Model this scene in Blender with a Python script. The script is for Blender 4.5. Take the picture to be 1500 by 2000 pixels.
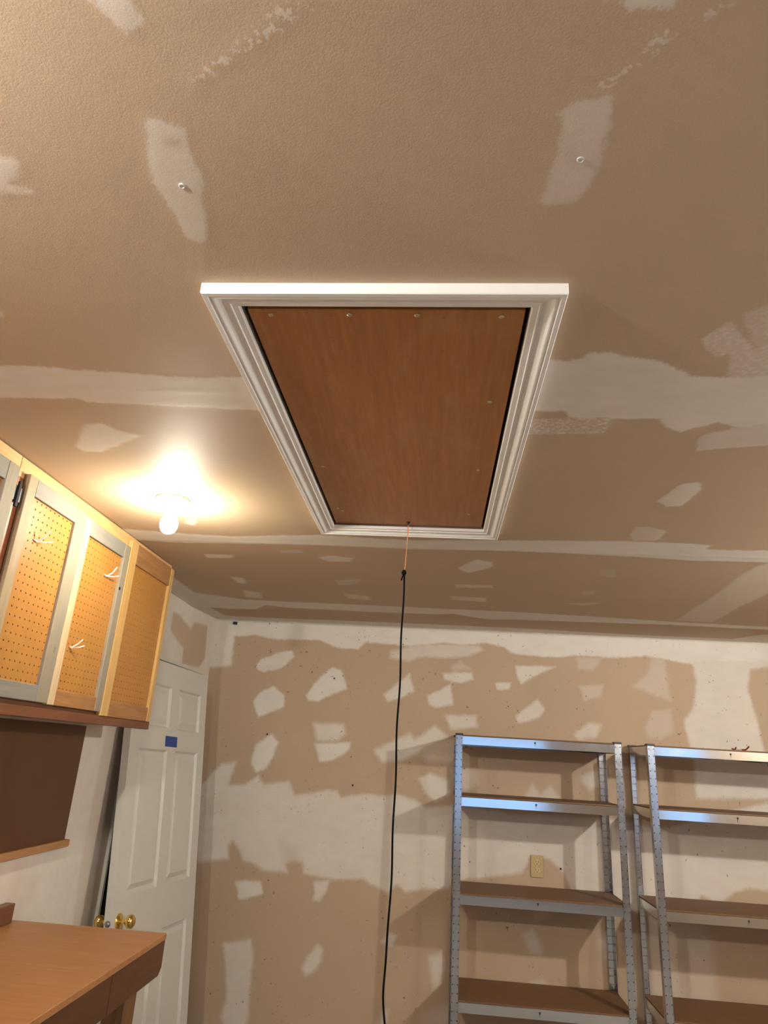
import bpy, bmesh, math, random
import numpy as np
from mathutils import Vector, Matrix

random.seed(7)
scene = bpy.context.scene
for o in list(bpy.data.objects):
    bpy.data.objects.remove(o, do_unlink=True)
COL = scene.collection

# ------------------------------------------------------------ camera, world, exposure
EYE = 1.635                      # eye height above the garage floor
cam_data = bpy.data.cameras.new('camera')
cam = bpy.data.objects.new('camera', cam_data)
COL.objects.link(cam)
right = Vector((0.99598169, 0.06925087, 0.0567872))
up = Vector((-0.02981979, -0.34146928, 0.93941978))
fwd = Vector((-0.08444672, 0.93733828, 0.3380321))
cam.matrix_world = Matrix(((right.x, up.x, -fwd.x, 0), (right.y, up.y, -fwd.y, 0), (right.z, up.z, -fwd.z, EYE), (0, 0, 0, 1)))
cam_data.sensor_fit = 'VERTICAL'
cam_data.sensor_height = 36.0
cam_data.lens = 36.0 * 1322.55 / 2000.0
cam_data.clip_start = 0.02
scene.camera = cam

world = bpy.data.worlds.new('dusk_sky')
scene.world = world
world.use_nodes = True
wbg = world.node_tree.nodes['Background']
wbg.inputs[0].default_value = (0.36, 0.62, 1.0, 1)
wbg.inputs[1].default_value = 1.1

vs = scene.view_settings
vs.view_transform = 'Standard'
vs.look = 'None'
vs.exposure = 0.93
vs.gamma = 1.0
vs.use_curve_mapping = False

BULB_NEAR = 940.0          # lamp over the photographer's shoulder
BULB_SIDE = 1230.0          # the two lamps on the right half of the garage
BULB_FAR = 215.0           # lamp in view

# ------------------------------------------------------------ room dimensions
XL, XR, YB, YF, ZC = -1.5, 2.62, 4.48, -3.0, 2.435

# joint compound and bare paper outlines, metres on each surface: (outline, cover, feather, broken)
CEIL_MUD = [
 ([(-0.427,0.504),(-0.378,0.506),(-0.367,0.537),(-0.374,0.533),(-0.39,0.551),(-0.395,0.549),(-0.404,0.536)],0.57,0.004,0),
 ([(-0.419,0.662),(-0.396,0.665),(-0.37,0.678),(-0.377,0.707),(-0.372,0.738),(-0.375,0.771),(-0.393,0.837),(-0.398,0.871),(-0.418,0.904),(-0.439,0.885),(-0.444,0.848),(-0.446,0.8),(-0.451,0.77),(-0.442,0.727)],0.589,0.005,0),
 ([(-0.697,0.719),(-0.643,0.722),(-0.643,0.738),(-0.658,0.757),(-0.682,0.771),(-0.65,0.788),(-0.745,0.791)],0.57,0.006,0),
 ([(0.146,0.651),(0.168,0.648),(0.199,0.641),(0.205,0.667),(0.207,0.705),(0.21,0.73),(0.204,0.77),(0.191,0.812),(0.174,0.822),(0.139,0.82),(0.138,0.802),(0.142,0.746),(0.145,0.688)],0.5225,0.006,0),
 ([(0.117,0.648),(0.126,0.653),(0.144,0.665),(0.144,0.671),(0.129,0.663)],0.475,0.003,0),
 ([(0.145,0.52),(0.24,0.523),(0.238,0.542),(0.192,0.534)],0.6175,0.003,0),
 ([(-0.34,0.603),(-0.311,0.587),(-0.282,0.575),(-0.256,0.553),(-0.234,0.539),(-0.205,0.52),(-0.168,0.513),(-0.161,0.521),(-0.192,0.54),(-0.22,0.558),(-0.246,0.573),(-0.267,0.578),(-0.287,0.594),(-0.319,0.609),(-0.337,0.625)],0.57,0.004,1),
 ([(0.168,0.633),(0.196,0.617),(0.219,0.589),(0.234,0.562),(0.262,0.551),(0.286,0.536),(0.316,0.528),(0.29,0.544),(0.272,0.557),(0.244,0.577),(0.229,0.595),(0.205,0.617),(0.193,0.631)],0.57,0.004,1),
 ([(-1.101,1.288),(-0.932,1.298),(-0.852,1.309),(-0.733,1.32),(-0.64,1.333),(-0.555,1.336),(-0.458,1.333),(-0.435,1.494),(-0.602,1.479),(-0.745,1.47),(-0.903,1.462),(-0.921,1.445),(-1.21,1.448)],0.84,0.006,0),
 ([(0.202,1.242),(0.245,1.251),(0.284,1.236),(0.291,1.217),(0.332,1.217),(0.365,1.229),(0.442,1.247),(0.501,1.285),(0.517,1.301),(0.566,1.304),(0.61,1.309),(0.706,1.29),(0.862,1.629),(0.776,1.547),(0.71,1.531),(0.655,1.511),(0.588,1.563),(0.545,1.543),(0.515,1.498),(0.411,1.5),(0.301,1.499),(0.289,1.468),(0.163,1.473)],0.84,0.006,0),
 ([(0.496,1.167),(0.527,1.111),(0.571,1.163),(0.609,1.197),(0.646,1.162),(0.71,1.3),(0.606,1.313),(0.568,1.216),(0.545,1.235)],0.6,0.006,0.35),
 ([(0.641,1.581),(0.712,1.536),(0.776,1.443),(0.86,1.623),(0.733,1.651),(0.66,1.67)],0.6,0.005,0),
 ([(0.192,1.511),(0.386,1.496),(0.409,1.508),(0.406,1.583),(0.189,1.592)],0.72,0.004,0.7),
 ([(0.539,1.086),(0.595,1.05),(0.662,1.196),(0.608,1.194)],0.42,0.006,0.3),
 ([(0.672,2.039),(0.699,1.898),(0.742,1.875),(0.769,1.933),(0.758,2.077),(0.715,2.09)],0.72,0.006,0),
 ([(0.681,2.385),(0.676,2.299),(0.715,2.284),(0.792,2.327),(0.794,2.434),(0.709,2.456)],0.48,0.006,0),
 ([(-1.359,2.501),(-1.097,2.54),(-0.85,2.567),(-0.483,2.508),(-0.121,2.535),(0.271,2.492),(0.7,2.457),(0.923,2.464),(0.996,2.475),(0.998,2.52),(1.085,2.53),(1.269,2.508),(1.342,2.666),(1.094,2.676),(0.998,2.682),(0.792,2.657),(0.489,2.637),(0.286,2.633),(-0.125,2.653),(-0.335,2.649),(-0.505,2.647),(-0.811,2.661),(-1.105,2.679),(-1.366,2.658)],0.9,0.01,0),
 ([(-1.356,3.225),(-1.357,3.614),(-1.097,3.734),(-0.861,3.743),(-0.451,3.746),(-0.019,3.756),(0.407,3.767),(0.831,3.791),(1.259,3.842),(1.9,3.874),(1.94,3.959),(1.425,3.925),(1.255,3.918),(0.949,3.942),(0.429,3.966),(0.313,4.007),(0.084,3.876),(-0.019,3.912),(-0.348,3.922),(-0.651,3.91),(-0.894,3.901),(-1.006,3.852),(-1.101,3.985),(-1.269,4.019),(-1.386,3.982),(-1.385,4.134),(-1.388,4.314),(-1.19,4.339),(-0.51,4.307),(0.465,4.305),(1.24,4.383),(1.828,4.376),(1.906,4.135),(2.008,4.108),(2.195,4.512),(1.157,4.563),(-0.53,4.492),(-1.528,4.485),(-1.489,3.576)],0.9,0.01,0),
 ([(1.269,2.721),(1.32,2.618),(1.508,3.026),(1.488,3.458),(1.497,3.817),(1.302,3.803),(1.293,3.265),(1.26,2.842)],0.54,0.012,0.15),
 ([(-1.046,2.841),(-0.91,2.84),(-0.944,2.894),(-1.056,2.908)],0.84,0.008,0),
 ([(-0.535,2.825),(-0.462,2.792),(-0.376,2.821),(-0.394,2.88),(-0.5,2.894)],0.72,0.01,0),
 ([(0.081,2.909),(0.152,2.777),(0.218,2.8),(0.234,2.863),(0.195,2.927),(0.13,2.989),(0.087,2.943)],0.78,0.01,0),
 ([(0.074,3.209),(0.25,3.201),(0.259,3.251),(0.081,3.27)],0.66,0.01,0),
 ([(0.055,3.452),(0.245,3.465),(0.245,3.55),(0.075,3.532)],0.66,0.012,0),
 ([(-0.506,3.492),(-0.373,3.528),(-0.368,3.626),(-0.492,3.598)],0.6,0.012,0),
 ([(-1.041,3.229),(-0.981,3.25),(-0.991,3.357),(-1.036,3.354)],0.84,0.012,0),
 ([(-1.049,3.502),(-0.962,3.547),(-0.991,3.688),(-1.079,3.666)],0.72,0.012,0),
 ([(-0.51,3.219),(-0.37,3.167),(-0.429,3.289),(-0.51,3.313)],0.42,0.012,0),
 ([(-0.681,2.742),(-0.584,2.722),(-0.592,2.769),(-0.684,2.78)],0.42,0.01,0),
 ([(0.682,2.859),(0.746,2.85),(0.771,2.976),(0.707,2.967)],0.264,0.01,0),
 ([(0.684,3.264),(0.743,3.202),(0.753,3.306),(0.711,3.336)],0.3,0.01,0),
 ([(0.642,3.512),(0.838,3.463),(0.752,3.54)],0.48,0.008,0),
 ([(-0.956,2.352),(-0.915,2.349),(-0.959,2.449),(-0.988,2.415)],0.66,0.008,0),
 ([(-1.06,2.065),(-1.006,2.108),(-0.989,2.156),(-1.023,2.194),(-1.059,2.146)],0.6,0.006,0),
 ([(-0.972,1.586),(-0.918,1.577),(-0.894,1.619),(-0.84,1.648),(-1.007,1.764),(-1.064,1.767),(-1.073,1.732)],0.72,0.01,0),
 ([(-0.925,1.078),(-0.892,1.091),(-0.906,1.108),(-0.95,1.115)],0.6,0.005,0),
]
CEIL_BARE = [
 ([(-0.399,0.692),(-0.38,0.696),(-0.386,0.711),(-0.407,0.706)],0.7,0.003,0),
]
BACK_MUD = [
 ([(-1.591,2.505),(-1.377,2.514),(-1.36,2.331),(-1.354,2.138),(-1.436,2.124),(-1.533,2.119)],0.95,0.0162,0),
 ([(-1.596,2.541),(2.194,2.534),(2.163,2.307),(1.962,2.298),(1.603,2.29),(1.479,2.306),(1.322,2.328),(1.13,2.306),(0.873,2.31),(0.775,2.292),(0.678,2.294),(0.483,2.305),(0.433,2.342),(0.318,2.363),(0.152,2.342),(0.052,2.351),(-0.182,2.32),(-0.317,2.327),(-0.47,2.334),(-0.518,2.284),(-0.654,2.285),(-0.778,2.333),(-1.054,2.324),(-1.232,2.347),(-1.37,2.33),(-1.563,2.321)],1,0.0108,0),
 ([(1.607,2.329),(2.172,2.371),(2.163,2.307),(1.959,2.272),(1.929,2.155),(1.956,2.003),(1.986,1.768),(2.057,1.53),(1.559,1.5),(1.566,1.73),(1.524,1.935),(1.594,2.03),(1.625,2.187)],0.85,0.0162,0),
 ([(-1.189,2.146),(-1.16,2.187),(-1.045,2.236),(-0.954,2.257),(-0.939,2.214),(-1.017,2.138),(-1.133,2.105),(-1.176,2.12)],0.9,0.0095,0),
 ([(-0.837,1.974),(-0.757,2.094),(-0.678,2.161),(-0.616,2.141),(-0.573,2.029),(-0.696,1.974),(-0.76,1.939),(-0.817,1.942)],1,0.0108,0),
 ([(-1.178,1.917),(-1.141,1.977),(-1.055,2.021),(-0.981,1.966),(-0.973,1.896),(-1.085,1.843),(-1.133,1.824),(-1.168,1.886)],1,0.0108,0),
 ([(-1.148,1.545),(-1.129,1.653),(-1.037,1.723),(-0.989,1.676),(-1.007,1.598),(-1.047,1.52),(-1.109,1.493)],1,0.0135,0),
 ([(-0.774,1.802),(-0.577,1.813),(-0.562,1.746),(-0.624,1.702),(-0.738,1.699)],0.85,0.0189,0),
 ([(-0.753,1.683),(-0.526,1.702),(-0.532,1.655),(-0.631,1.589),(-0.71,1.576)],1,0.0135,0),
 ([(-0.308,2.281),(-0.132,2.329),(0.019,2.343),(0.268,2.341),(0.302,2.316),(0.203,2.272),(0.054,2.255),(-0.112,2.254),(-0.177,2.221),(-0.312,2.237)],0.7,0.0162,0),
 ([(-0.332,2.003),(-0.174,2.146),(-0.143,2.034),(-0.233,1.982),(-0.307,1.962)],0.95,0.0135,0),
 ([(-0.053,2.007),(0.091,2.088),(0.11,1.968),(-0.002,1.937),(-0.042,1.96)],0.95,0.0135,0),
 ([(0.04,2.156),(0.227,2.172),(0.238,2.127),(0.157,2.101),(0.051,2.115)],0.9,0.0121,0),
 ([(0.089,2.198),(0.154,2.24),(0.214,2.191),(0.106,2.176)],0.4,0.0162,0),
 ([(0.064,1.897),(0.256,1.907),(0.264,1.837),(0.098,1.812)],0.8,0.0162,0),
 ([(-0.378,1.664),(-0.158,1.777),(-0.124,1.739),(0.001,1.829),(0.083,1.766),(-0.027,1.699),(-0.198,1.614),(-0.325,1.598)],0.85,0.0189,0),
 ([(-0.107,1.71),(0.131,1.762),(0.165,1.62),(-0.055,1.616)],0.4,0.027,0),
 ([(-0.09,1.517),(-0.022,1.55),(0.089,1.513),(0.1,1.441),(0.015,1.392),(-0.049,1.432)],0.85,0.0162,0),
 ([(0.103,1.587),(0.26,1.596),(0.276,1.509),(0.23,1.471),(0.122,1.456)],0.45,0.0189,0),
 ([(0.505,2.227),(0.758,2.233),(0.66,2.187),(0.539,2.117),(0.514,2.163)],0.9,0.0121,0),
 ([(0.374,2.112),(0.475,2.12),(0.465,2.078),(0.391,2.071)],0.9,0.0095,0),
 ([(0.505,1.917),(0.64,2.024),(0.68,1.967),(0.654,1.919),(0.527,1.872),(0.505,1.88)],0.85,0.0135,0),
 ([(0.855,1.823),(0.951,1.898),(1.029,1.893),(0.994,1.816),(0.885,1.795)],0.7,0.0162,0),
 ([(0.904,2.119),(1.05,2.133),(1.037,2.063),(0.926,2.032)],0.45,0.0135,0),
 ([(0.895,2.295),(1.05,2.302),(0.998,2.226),(0.902,2.221)],0.4,0.0162,0),
 ([(1.23,2.135),(1.32,2.203),(1.369,2.317),(1.439,2.321),(1.449,2.131),(1.458,2.06),(1.337,2.094)],0.38,0.0189,0),
 ([(1.357,2.158),(1.442,2.162),(1.429,2.083),(1.367,2.08)],0.65,0.0135,0),
 ([(1.291,1.892),(1.344,1.986),(1.454,2.007),(1.458,1.871),(1.378,1.822),(1.302,1.833)],0.35,0.0162,0),
 ([(1.349,1.932),(1.454,1.94),(1.444,1.895),(1.352,1.89)],0.6,0.0135,0),
 ([(0.553,1.453),(0.6,1.528),(0.645,1.468),(0.707,1.52),(0.78,1.439),(0.568,1.423)],0.55,0.0162,0),
 ([(0.892,1.589),(1,1.63),(1.002,1.538),(0.934,1.514),(0.899,1.546)],0.6,0.0189,0),
 ([(-1.468,1.361),(-1.395,1.464),(-1.337,1.525),(-1.244,1.545),(-1.275,1.408),(-1.168,1.415),(-1.093,1.473),(-1.051,1.421),(-0.893,1.452),(-0.849,1.372),(-0.736,1.393),(-0.658,1.415),(-0.587,1.414),(-0.562,1.377),(-0.506,1.392),(-0.393,1.408),(-0.323,1.398),(-0.224,1.418),(-0.11,1.393),(-0.04,1.357),(0.081,1.368),(0.17,1.387),(0.476,1.349),(1.076,1.359),(1.338,1.32),(2.057,1.53),(1.989,1.032),(1.907,1.039),(1.81,1.045),(1.724,1.021),(1.647,0.957),(1.611,0.937),(1.579,0.978),(1.538,0.993),(1.489,0.92),(1.163,0.885),(0.823,0.952),(0.768,1.053),(0.697,1.121),(0.578,1.129),(0.557,1.074),(0.527,1.037),(0.355,1.007),(0.177,0.974),(0.104,0.932),(0.05,0.917),(0.005,0.925),(-0.143,0.894),(-0.199,0.93),(-0.25,0.878),(-0.294,0.904),(-0.349,0.919),(-0.397,0.946),(-0.582,0.928),(-0.75,0.949),(-0.768,1.008),(-0.812,1.016),(-0.866,0.991),(-0.849,0.948),(-0.995,0.949),(-1.055,0.978),(-1.126,0.996),(-1.153,1.033),(-1.171,1.071),(-1.207,1.099),(-1.228,1.067),(-1.218,0.998),(-1.339,0.976),(-1.407,0.966)],0.85,0.0162,0),
 ([(1.163,0.885),(1.418,0.903),(1.573,0.788),(1.568,0.474),(1.372,0.389),(1.155,0.372)],0.35,0.0405,0),
 ([(-1.158,0.876),(-1.097,0.888),(-1.004,0.889),(-0.987,0.828),(-1.085,0.794),(-1.128,0.791),(-1.139,0.831)],0.95,0.0135,0),
 ([(-0.691,0.91),(-0.591,0.927),(-0.615,0.853),(-0.642,0.811),(-0.682,0.814),(-0.677,0.862)],0.8,0.0135,0),
 ([(-1.191,0.558),(-1.028,0.588),(-1.002,0.5),(-1.007,0.424),(-1.002,0.289),(-0.971,0.254),(-0.999,0.24),(-0.991,0.133),(-1.121,0.122),(-1.167,0.239),(-1.131,0.279),(-1.163,0.463)],0.75,0.0162,0),
 ([(-0.715,0.471),(-0.69,0.523),(-0.637,0.591),(-0.605,0.568),(-0.614,0.504),(-0.654,0.451),(-0.691,0.436)],0.8,0.0162,0),
 ([(-0.269,0.63),(-0.228,0.684),(-0.183,0.667),(-0.21,0.622)],0.7,0.0162,0),
 ([(0.006,0.574),(0.074,0.605),(0.093,0.556),(0.073,0.456),(0.031,0.428)],0.6,0.0216,0),
 ([(-0.277,0.272),(-0.208,0.313),(-0.229,0.193),(-0.286,0.189)],0.55,0.0189,0),
 ([(-0.036,0.291),(0.132,0.364),(0.135,0.222),(-0.047,0.207)],0.35,0.027,0),
 ([(0.529,0.726),(0.587,0.755),(0.642,0.671),(0.627,0.633),(0.571,0.641)],0.45,0.0189,0),
 ([(0.955,0.719),(1.014,0.773),(1.036,0.65),(0.979,0.634)],0.45,0.0189,0),
 ([(0.54,0.479),(0.639,0.523),(0.68,0.478),(0.554,0.456)],0.4,0.0189,0),
 ([(0.589,0.858),(0.647,0.875),(0.689,0.826),(0.602,0.794)],0.2,0.0189,0),
]
BACK_BARE = [
 ([(-0.921,1.121),(-0.823,1.085),(-0.766,0.992),(-0.859,0.986)],0.35,0.03,0),
 ([(-1.429,1.319),(-1.289,1.372),(-1.255,1.242),(-1.411,1.204)],0.15,0.02,0),
 ([(1.959,2.272),(2.163,2.307),(2.155,2.244),(1.969,2.229)],0.5,0.012,0),
]
LEFT_BARE = [
 ([(3.713,2.334),(3.809,2.339),(4.024,2.294),(4.076,2.344),(4.318,2.367),(4.359,2.164),(4.27,2.091),(3.97,2.078),(3.955,2.169),(3.833,2.194),(3.718,2.233)],0.85,0.008,0),
 ([(3.16,1.731),(3.615,1.756),(4.034,0.501),(3.212,0.709),(3.154,1.101)],0.3,0.012,0),  # lower cover here, so this strip is tanner than its surroundings
 ([(2.646,1.186),(2.826,1.118),(2.805,1.044),(2.726,0.991),(2.625,1.011)],0.2,0.03,0),
]


# ------------------------------------------------------------ node helpers
def new_mat(name):
    m = bpy.data.materials.new(name)
    m.use_nodes = True
    nt = m.node_tree
    b = nt.nodes['Principled BSDF']
    return m, nt, b

def N(nt, typ, **kw):
    n = nt.nodes.new(typ)
    for k, v in kw.items():
        setattr(n, k, v)
    return n

def math_n(nt, op, a, b=None, c=None):
    n = N(nt, 'ShaderNodeMath', operation=op)
    for i, v in enumerate((a, b, c)):
        if v is None:
            continue
        if isinstance(v, (int, float)):
            n.inputs[i].default_value = v
        else:
            nt.links.new(v, n.inputs[i])
    return n.outputs[0]

def mix_rgb(nt, fac, a, b, blend='MIX'):
    n = N(nt, 'ShaderNodeMix', data_type='RGBA', blend_type=blend)
    for i, v in ((0, fac), (6, a), (7, b)):
        if isinstance(v, (int, float)):
            n.inputs[i].default_value = v
        elif isinstance(v, tuple):
            n.inputs[i].default_value = (v[0], v[1], v[2], 1)
        else:
            nt.links.new(v, n.inputs[i])
    return n.outputs[2]

def noise(nt, scale, detail=4, rough=.55, vec=None, stretch=None):
    tc = N(nt, 'ShaderNodeTexCoord')
    src = tc.outputs['Object']
    if stretch:
        mp = N(nt, 'ShaderNodeMapping')
        mp.inputs['Scale'].default_value = stretch
        nt.links.new(src, mp.inputs['Vector'])
        src = mp.outputs[0]
    n = N(nt, 'ShaderNodeTexNoise')
    n.inputs['Scale'].default_value = scale
    n.inputs['Detail'].default_value = detail
    n.inputs['Roughness'].default_value = rough
    nt.links.new(src, n.inputs['Vector'])
    return n.outputs['Fac']

def map_range(nt, v, a, b, c=0.0, d=1.0, smooth=False):
    n = N(nt, 'ShaderNodeMapRange', interpolation_type='SMOOTHSTEP' if smooth else 'LINEAR')
    nt.links.new(v, n.inputs[0])
    for i, x in ((1, a), (2, b), (3, c), (4, d)):
        if isinstance(x, (int, float)):
            n.inputs[i].default_value = x
        else:
            nt.links.new(x, n.inputs[i])
    return n.outputs[0]

def bump(nt, b, h, strength, dist=.002):
    n = N(nt, 'ShaderNodeBump')
    n.inputs['Strength'].default_value = strength
    n.inputs['Distance'].default_value = dist
    nt.links.new(h, n.inputs['Height'])
    nt.links.new(n.outputs[0], b.inputs['Normal'])

def attr(nt, name):
    return N(nt, 'ShaderNodeAttribute', attribute_name=name).outputs['Fac']

def simple(name, col, rough=.5, metal=0.0, var=.08, scale=20, bump_s=0.0, bump_scale=200):
    m, nt, b = new_mat(name)
    n = noise(nt, scale)
    lo = tuple(c * (1 - var) for c in col); hi = tuple(min(1, c * (1 + var)) for c in col)
    nt.links.new(mix_rgb(nt, n, lo, hi), b.inputs['Base Color'])
    b.inputs['Roughness'].default_value = rough
    b.inputs['Metallic'].default_value = metal
    if bump_s:
        bump(nt, b, noise(nt, bump_scale, 3), bump_s)
    return m

def wood(name, dark, light, axis='z', scale=6.0, rough=.5, knots=0.0, grey=None, spec=.5):
    """grain streaks along one axis"""
    m, nt, b = new_mat(name)
    st = {'x': (1, 14, 14), 'y': (14, 1, 14), 'z': (14, 14, 1)}[axis]
    g = noise(nt, scale, 6, .65, stretch=st)
    g2 = noise(nt, scale * 5, 3, .6, stretch=st)
    big = noise(nt, 3.0, 2)
    f = map_range(nt, g, .32, .68)
    c = mix_rgb(nt, f, dark, light)
    c = mix_rgb(nt, math_n(nt, 'MULTIPLY', map_range(nt, g2, .45, .75), .35), c, dark)
    if grey:
        c = mix_rgb(nt, map_range(nt, big, .35, .6), c, grey)
    else:
        c = mix_rgb(nt, map_range(nt, big, .3, .8, 0, .35), c, tuple(x * .7 for x in light))
    if knots:
        k = noise(nt, 14, 2)
        c = mix_rgb(nt, map_range(nt, k, .72, .8, 0, knots), c, tuple(x * .25 for x in dark))
    nt.links.new(c, b.inputs['Base Color'])
    b.inputs['Roughness'].default_value = rough
    b.inputs['Specular IOR Level'].default_value = spec
    bump(nt, b, g2, .15, .001)
    return m

PAPER = (.50, .365, .245)
MUD = (.73, .68, .605)

def drywall(name, specks=0.0, grain=.12, rough=.75, paper=PAPER, mud=MUD, ridge_rough=None):
    """bare paper with trowelled joint compound where the wall carries it"""
    m, nt, b = new_mat(name)
    sd, op, sf, rg = attr(nt, 'mud_dist'), attr(nt, 'mud_cover'), attr(nt, 'mud_feather'), attr(nt, 'mud_rough')
    e1 = noise(nt, 28, 4, .6)
    e2 = noise(nt, 150, 3, .6)
    d = math_n(nt, 'ADD', sd, math_n(nt, 'MULTIPLY', math_n(nt, 'SUBTRACT', e1, .5), .022))
    d = math_n(nt, 'ADD', d, math_n(nt, 'MULTIPLY', math_n(nt, 'SUBTRACT', e2, .5), .014))
    mask = map_range(nt, d, math_n(nt, 'MULTIPLY', sf, -1.0), sf, 0.0, 1.0, True)
    mask = math_n(nt, 'MULTIPLY', mask, op)
    # dragged, broken smears
    br = map_range(nt, noise(nt, 90, 3, .6), .5, .57)
    keep = math_n(nt, 'SUBTRACT', 1.0, math_n(nt, 'MULTIPLY', rg, math_n(nt, 'SUBTRACT', 1.0, br)))
    mask = math_n(nt, 'MULTIPLY', mask, keep)
    # compound thins out in streaks
    thin = map_range(nt, noise(nt, 9, 5, .65, stretch=(1, 2.2, 2.2)), .3, .7, .82, 1.0)
    mask = math_n(nt, 'MULTIPLY', mask, thin)
    v1 = noise(nt, 2.2, 3)
    p = mix_rgb(nt, v1, tuple(c * .92 for c in paper), tuple(min(1, c * 1.08) for c in paper))
    fine = noise(nt, 420, 2)
    p = mix_rgb(nt, map_range(nt, fine, .3, .7, 0, .25), p, tuple(c * .78 for c in paper))
    v2 = noise(nt, 6, 4)
    q = mix_rgb(nt, v2, tuple(c * .93 for c in mud), tuple(min(1, c * 1.05) for c in mud))
    c = mix_rgb(nt, mask, p, q)
    if specks:
        s = noise(nt, 55, 2, .5)
        cl = map_range(nt, noise(nt, 4, 2), .42, .6)
        sp = math_n(nt, 'MULTIPLY', map_range(nt, s, .70, .75), math_n(nt, 'MULTIPLY', cl, specks))
        c = mix_rgb(nt, sp, c, (.10, .06, .035))
    nt.links.new(c, b.inputs['Base Color'])
    b.inputs['Roughness'].default_value = rough
    b.inputs['Specular IOR Level'].default_value = .35
    h = math_n(nt, 'ADD', math_n(nt, 'MULTIPLY', noise(nt, 360, 3, .6), math_n(nt, 'SUBTRACT', 1.15, mask)), math_n(nt, 'MULTIPLY', mask, .55))
    bump(nt, b, h, grain, .0025)
    return m

def metal(name, col, rough, var=.2, scale=60, spangle=True):
    m, nt, b = new_mat(name)
    b.inputs['Metallic'].default_value = 1.0
    n = noise(nt, scale, 3)
    if spangle:
        tc = N(nt, 'ShaderNodeTexCoord')
        vo = N(nt, 'ShaderNodeTexVoronoi')
        vo.inputs['Scale'].default_value = 45
        nt.links.new(tc.outputs['Object'], vo.inputs['Vector'])
        n = math_n(nt, 'ADD', math_n(nt, 'MULTIPLY', n, .6), math_n(nt, 'MULTIPLY', vo.outputs['Distance'], .5))
    nt.links.new(mix_rgb(nt, n, tuple(c * (1 - var) for c in col), col), b.inputs['Base Color'])
    nt.links.new(map_range(nt, n, .2, .8, rough * .8, rough * 1.25), b.inputs['Roughness'])
    return m

def glow(name, col, strength):
    m = bpy.data.materials.new(name)
    m.use_nodes = True
    nt = m.node_tree
    nt.nodes.clear()
    e = N(nt, 'ShaderNodeEmission')
    e.inputs[0].default_value = (*col, 1)
    e.inputs[1].default_value = strength
    o = N(nt, 'ShaderNodeOutputMaterial')
    nt.links.new(e.outputs[0], o.inputs[0])
    return m

M = {}
M['ceiling'] = drywall('ceiling_drywall', grain=.15, rough=.60)
M['wall'] = drywall('wall_drywall', specks=.9, grain=.08)
M['wall_left'] = drywall('left_wall_drywall', specks=.15, grain=.07)
M['plain_wall'] = simple('plain_drywall', (.50, .39, .28), .8, var=.1, scale=3)
M['concrete'] = simple('concrete_floor', (.30, .29, .27), .8, var=.15, scale=4, bump_s=.2)
M['white_trim'] = simple('white_painted_casing', (.78, .75, .70), .38, var=.03, scale=12)
M['white_door'] = simple('white_painted_door', (.59, .57, .51), .42, var=.03, scale=8, bump_s=.05, bump_scale=300)
M['jamb'] = simple('off_white_jamb', (.66, .63, .56), .6, var=.08)
M['dark'] = simple('painted_darkness', (.03, .025, .02), .9)  # near-black colour paints the darkness beyond the doorway
M['hatch'] = wood('hatch_plywood', (.33, .125, .032), (.44, .185, .05), 'y', 5, .42, spec=.45)
hnt = M['hatch'].node_tree
hb = hnt.nodes['Principled BSDF']
src = hb.inputs['Base Color'].links[0].from_socket
scuff = map_range(hnt, noise(hnt, 5.5, 6, .7, stretch=(1.6, .8, 1)), .50, .70, 0, .45)
spots = map_range(hnt, noise(hnt, 60, 2), .72, .78, 0, .6)
c2 = mix_rgb(hnt, scuff, src, (.46, .25, .11))
hnt.links.new(mix_rgb(hnt, spots, c2, (.14, .06, .02)), hb.inputs['Base Color'])
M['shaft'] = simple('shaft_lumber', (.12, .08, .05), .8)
M['screw'] = metal('screw_steel', (.72, .62, .45), .35, spangle=False)
M['porcelain'] = simple('porcelain', (.80, .76, .64), .3, var=.03)
M['label_grey'] = simple('grey_label', (.34, .33, .29), .6)
M['bulb_far'] = glow('lit_bulb_glass', (1.0, .95, .76), BULB_FAR)
M['bulb_near'] = glow('lit_bulb_glass_near', (1.0, .98, .93), BULB_NEAR)
M['bulb_side'] = glow('lit_bulb_glass_side', (1.0, 1.0, .95), BULB_SIDE)
M['bulb_side_near'] = glow('lit_bulb_glass_side_near', (1.0, 1.0, .95), BULB_SIDE * .45)
M['peg'] = simple('tempered_pegboard', (.41, .185, .042), .42, var=.10, scale=7, bump_s=.05)
M['pine'] = wood('orange_pine', (.55, .30, .11), (.72, .44, .19), 'y', 4, .5)
M['pine_z'] = wood('pale_pine_upright', (.52, .36, .20), (.66, .50, .32), 'z', 4, .55, knots=.6)
M['blond'] = wood('blond_fir_upright', (.50, .28, .09), (.64, .40, .15), 'z', 4, .5)
M['olive'] = wood('olive_brown_upright', (.25, .17, .09), (.36, .26, .15), 'z', 4, .6)
M['grey_z'] = wood('weathered_upright', (.20, .155, .10), (.34, .275, .195), 'z', 4, .7, knots=.8, grey=(.26, .22, .165))
M['grey_y'] = wood('weathered_rail', (.16, .14, .115), (.27, .24, .205), 'y', 4, .7, knots=.9, grey=(.22, .20, .17))
M['oak_y'] = wood('brown_oak_rail', (.26, .115, .04), (.44, .22, .085), 'y', 5, .45)
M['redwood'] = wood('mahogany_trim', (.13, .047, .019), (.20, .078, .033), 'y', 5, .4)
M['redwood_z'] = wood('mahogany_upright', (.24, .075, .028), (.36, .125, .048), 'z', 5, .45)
M['bench'] = wood('bench_plywood', (.36, .155, .055), (.47, .225, .085), 'x', 5, .42)
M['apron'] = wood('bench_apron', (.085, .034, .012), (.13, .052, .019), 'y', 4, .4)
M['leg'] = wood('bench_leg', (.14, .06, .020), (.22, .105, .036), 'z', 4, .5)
M['backboard'] = simple('dark_hardboard', (.105, .043, .015), .5, var=.15, scale=9)
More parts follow.
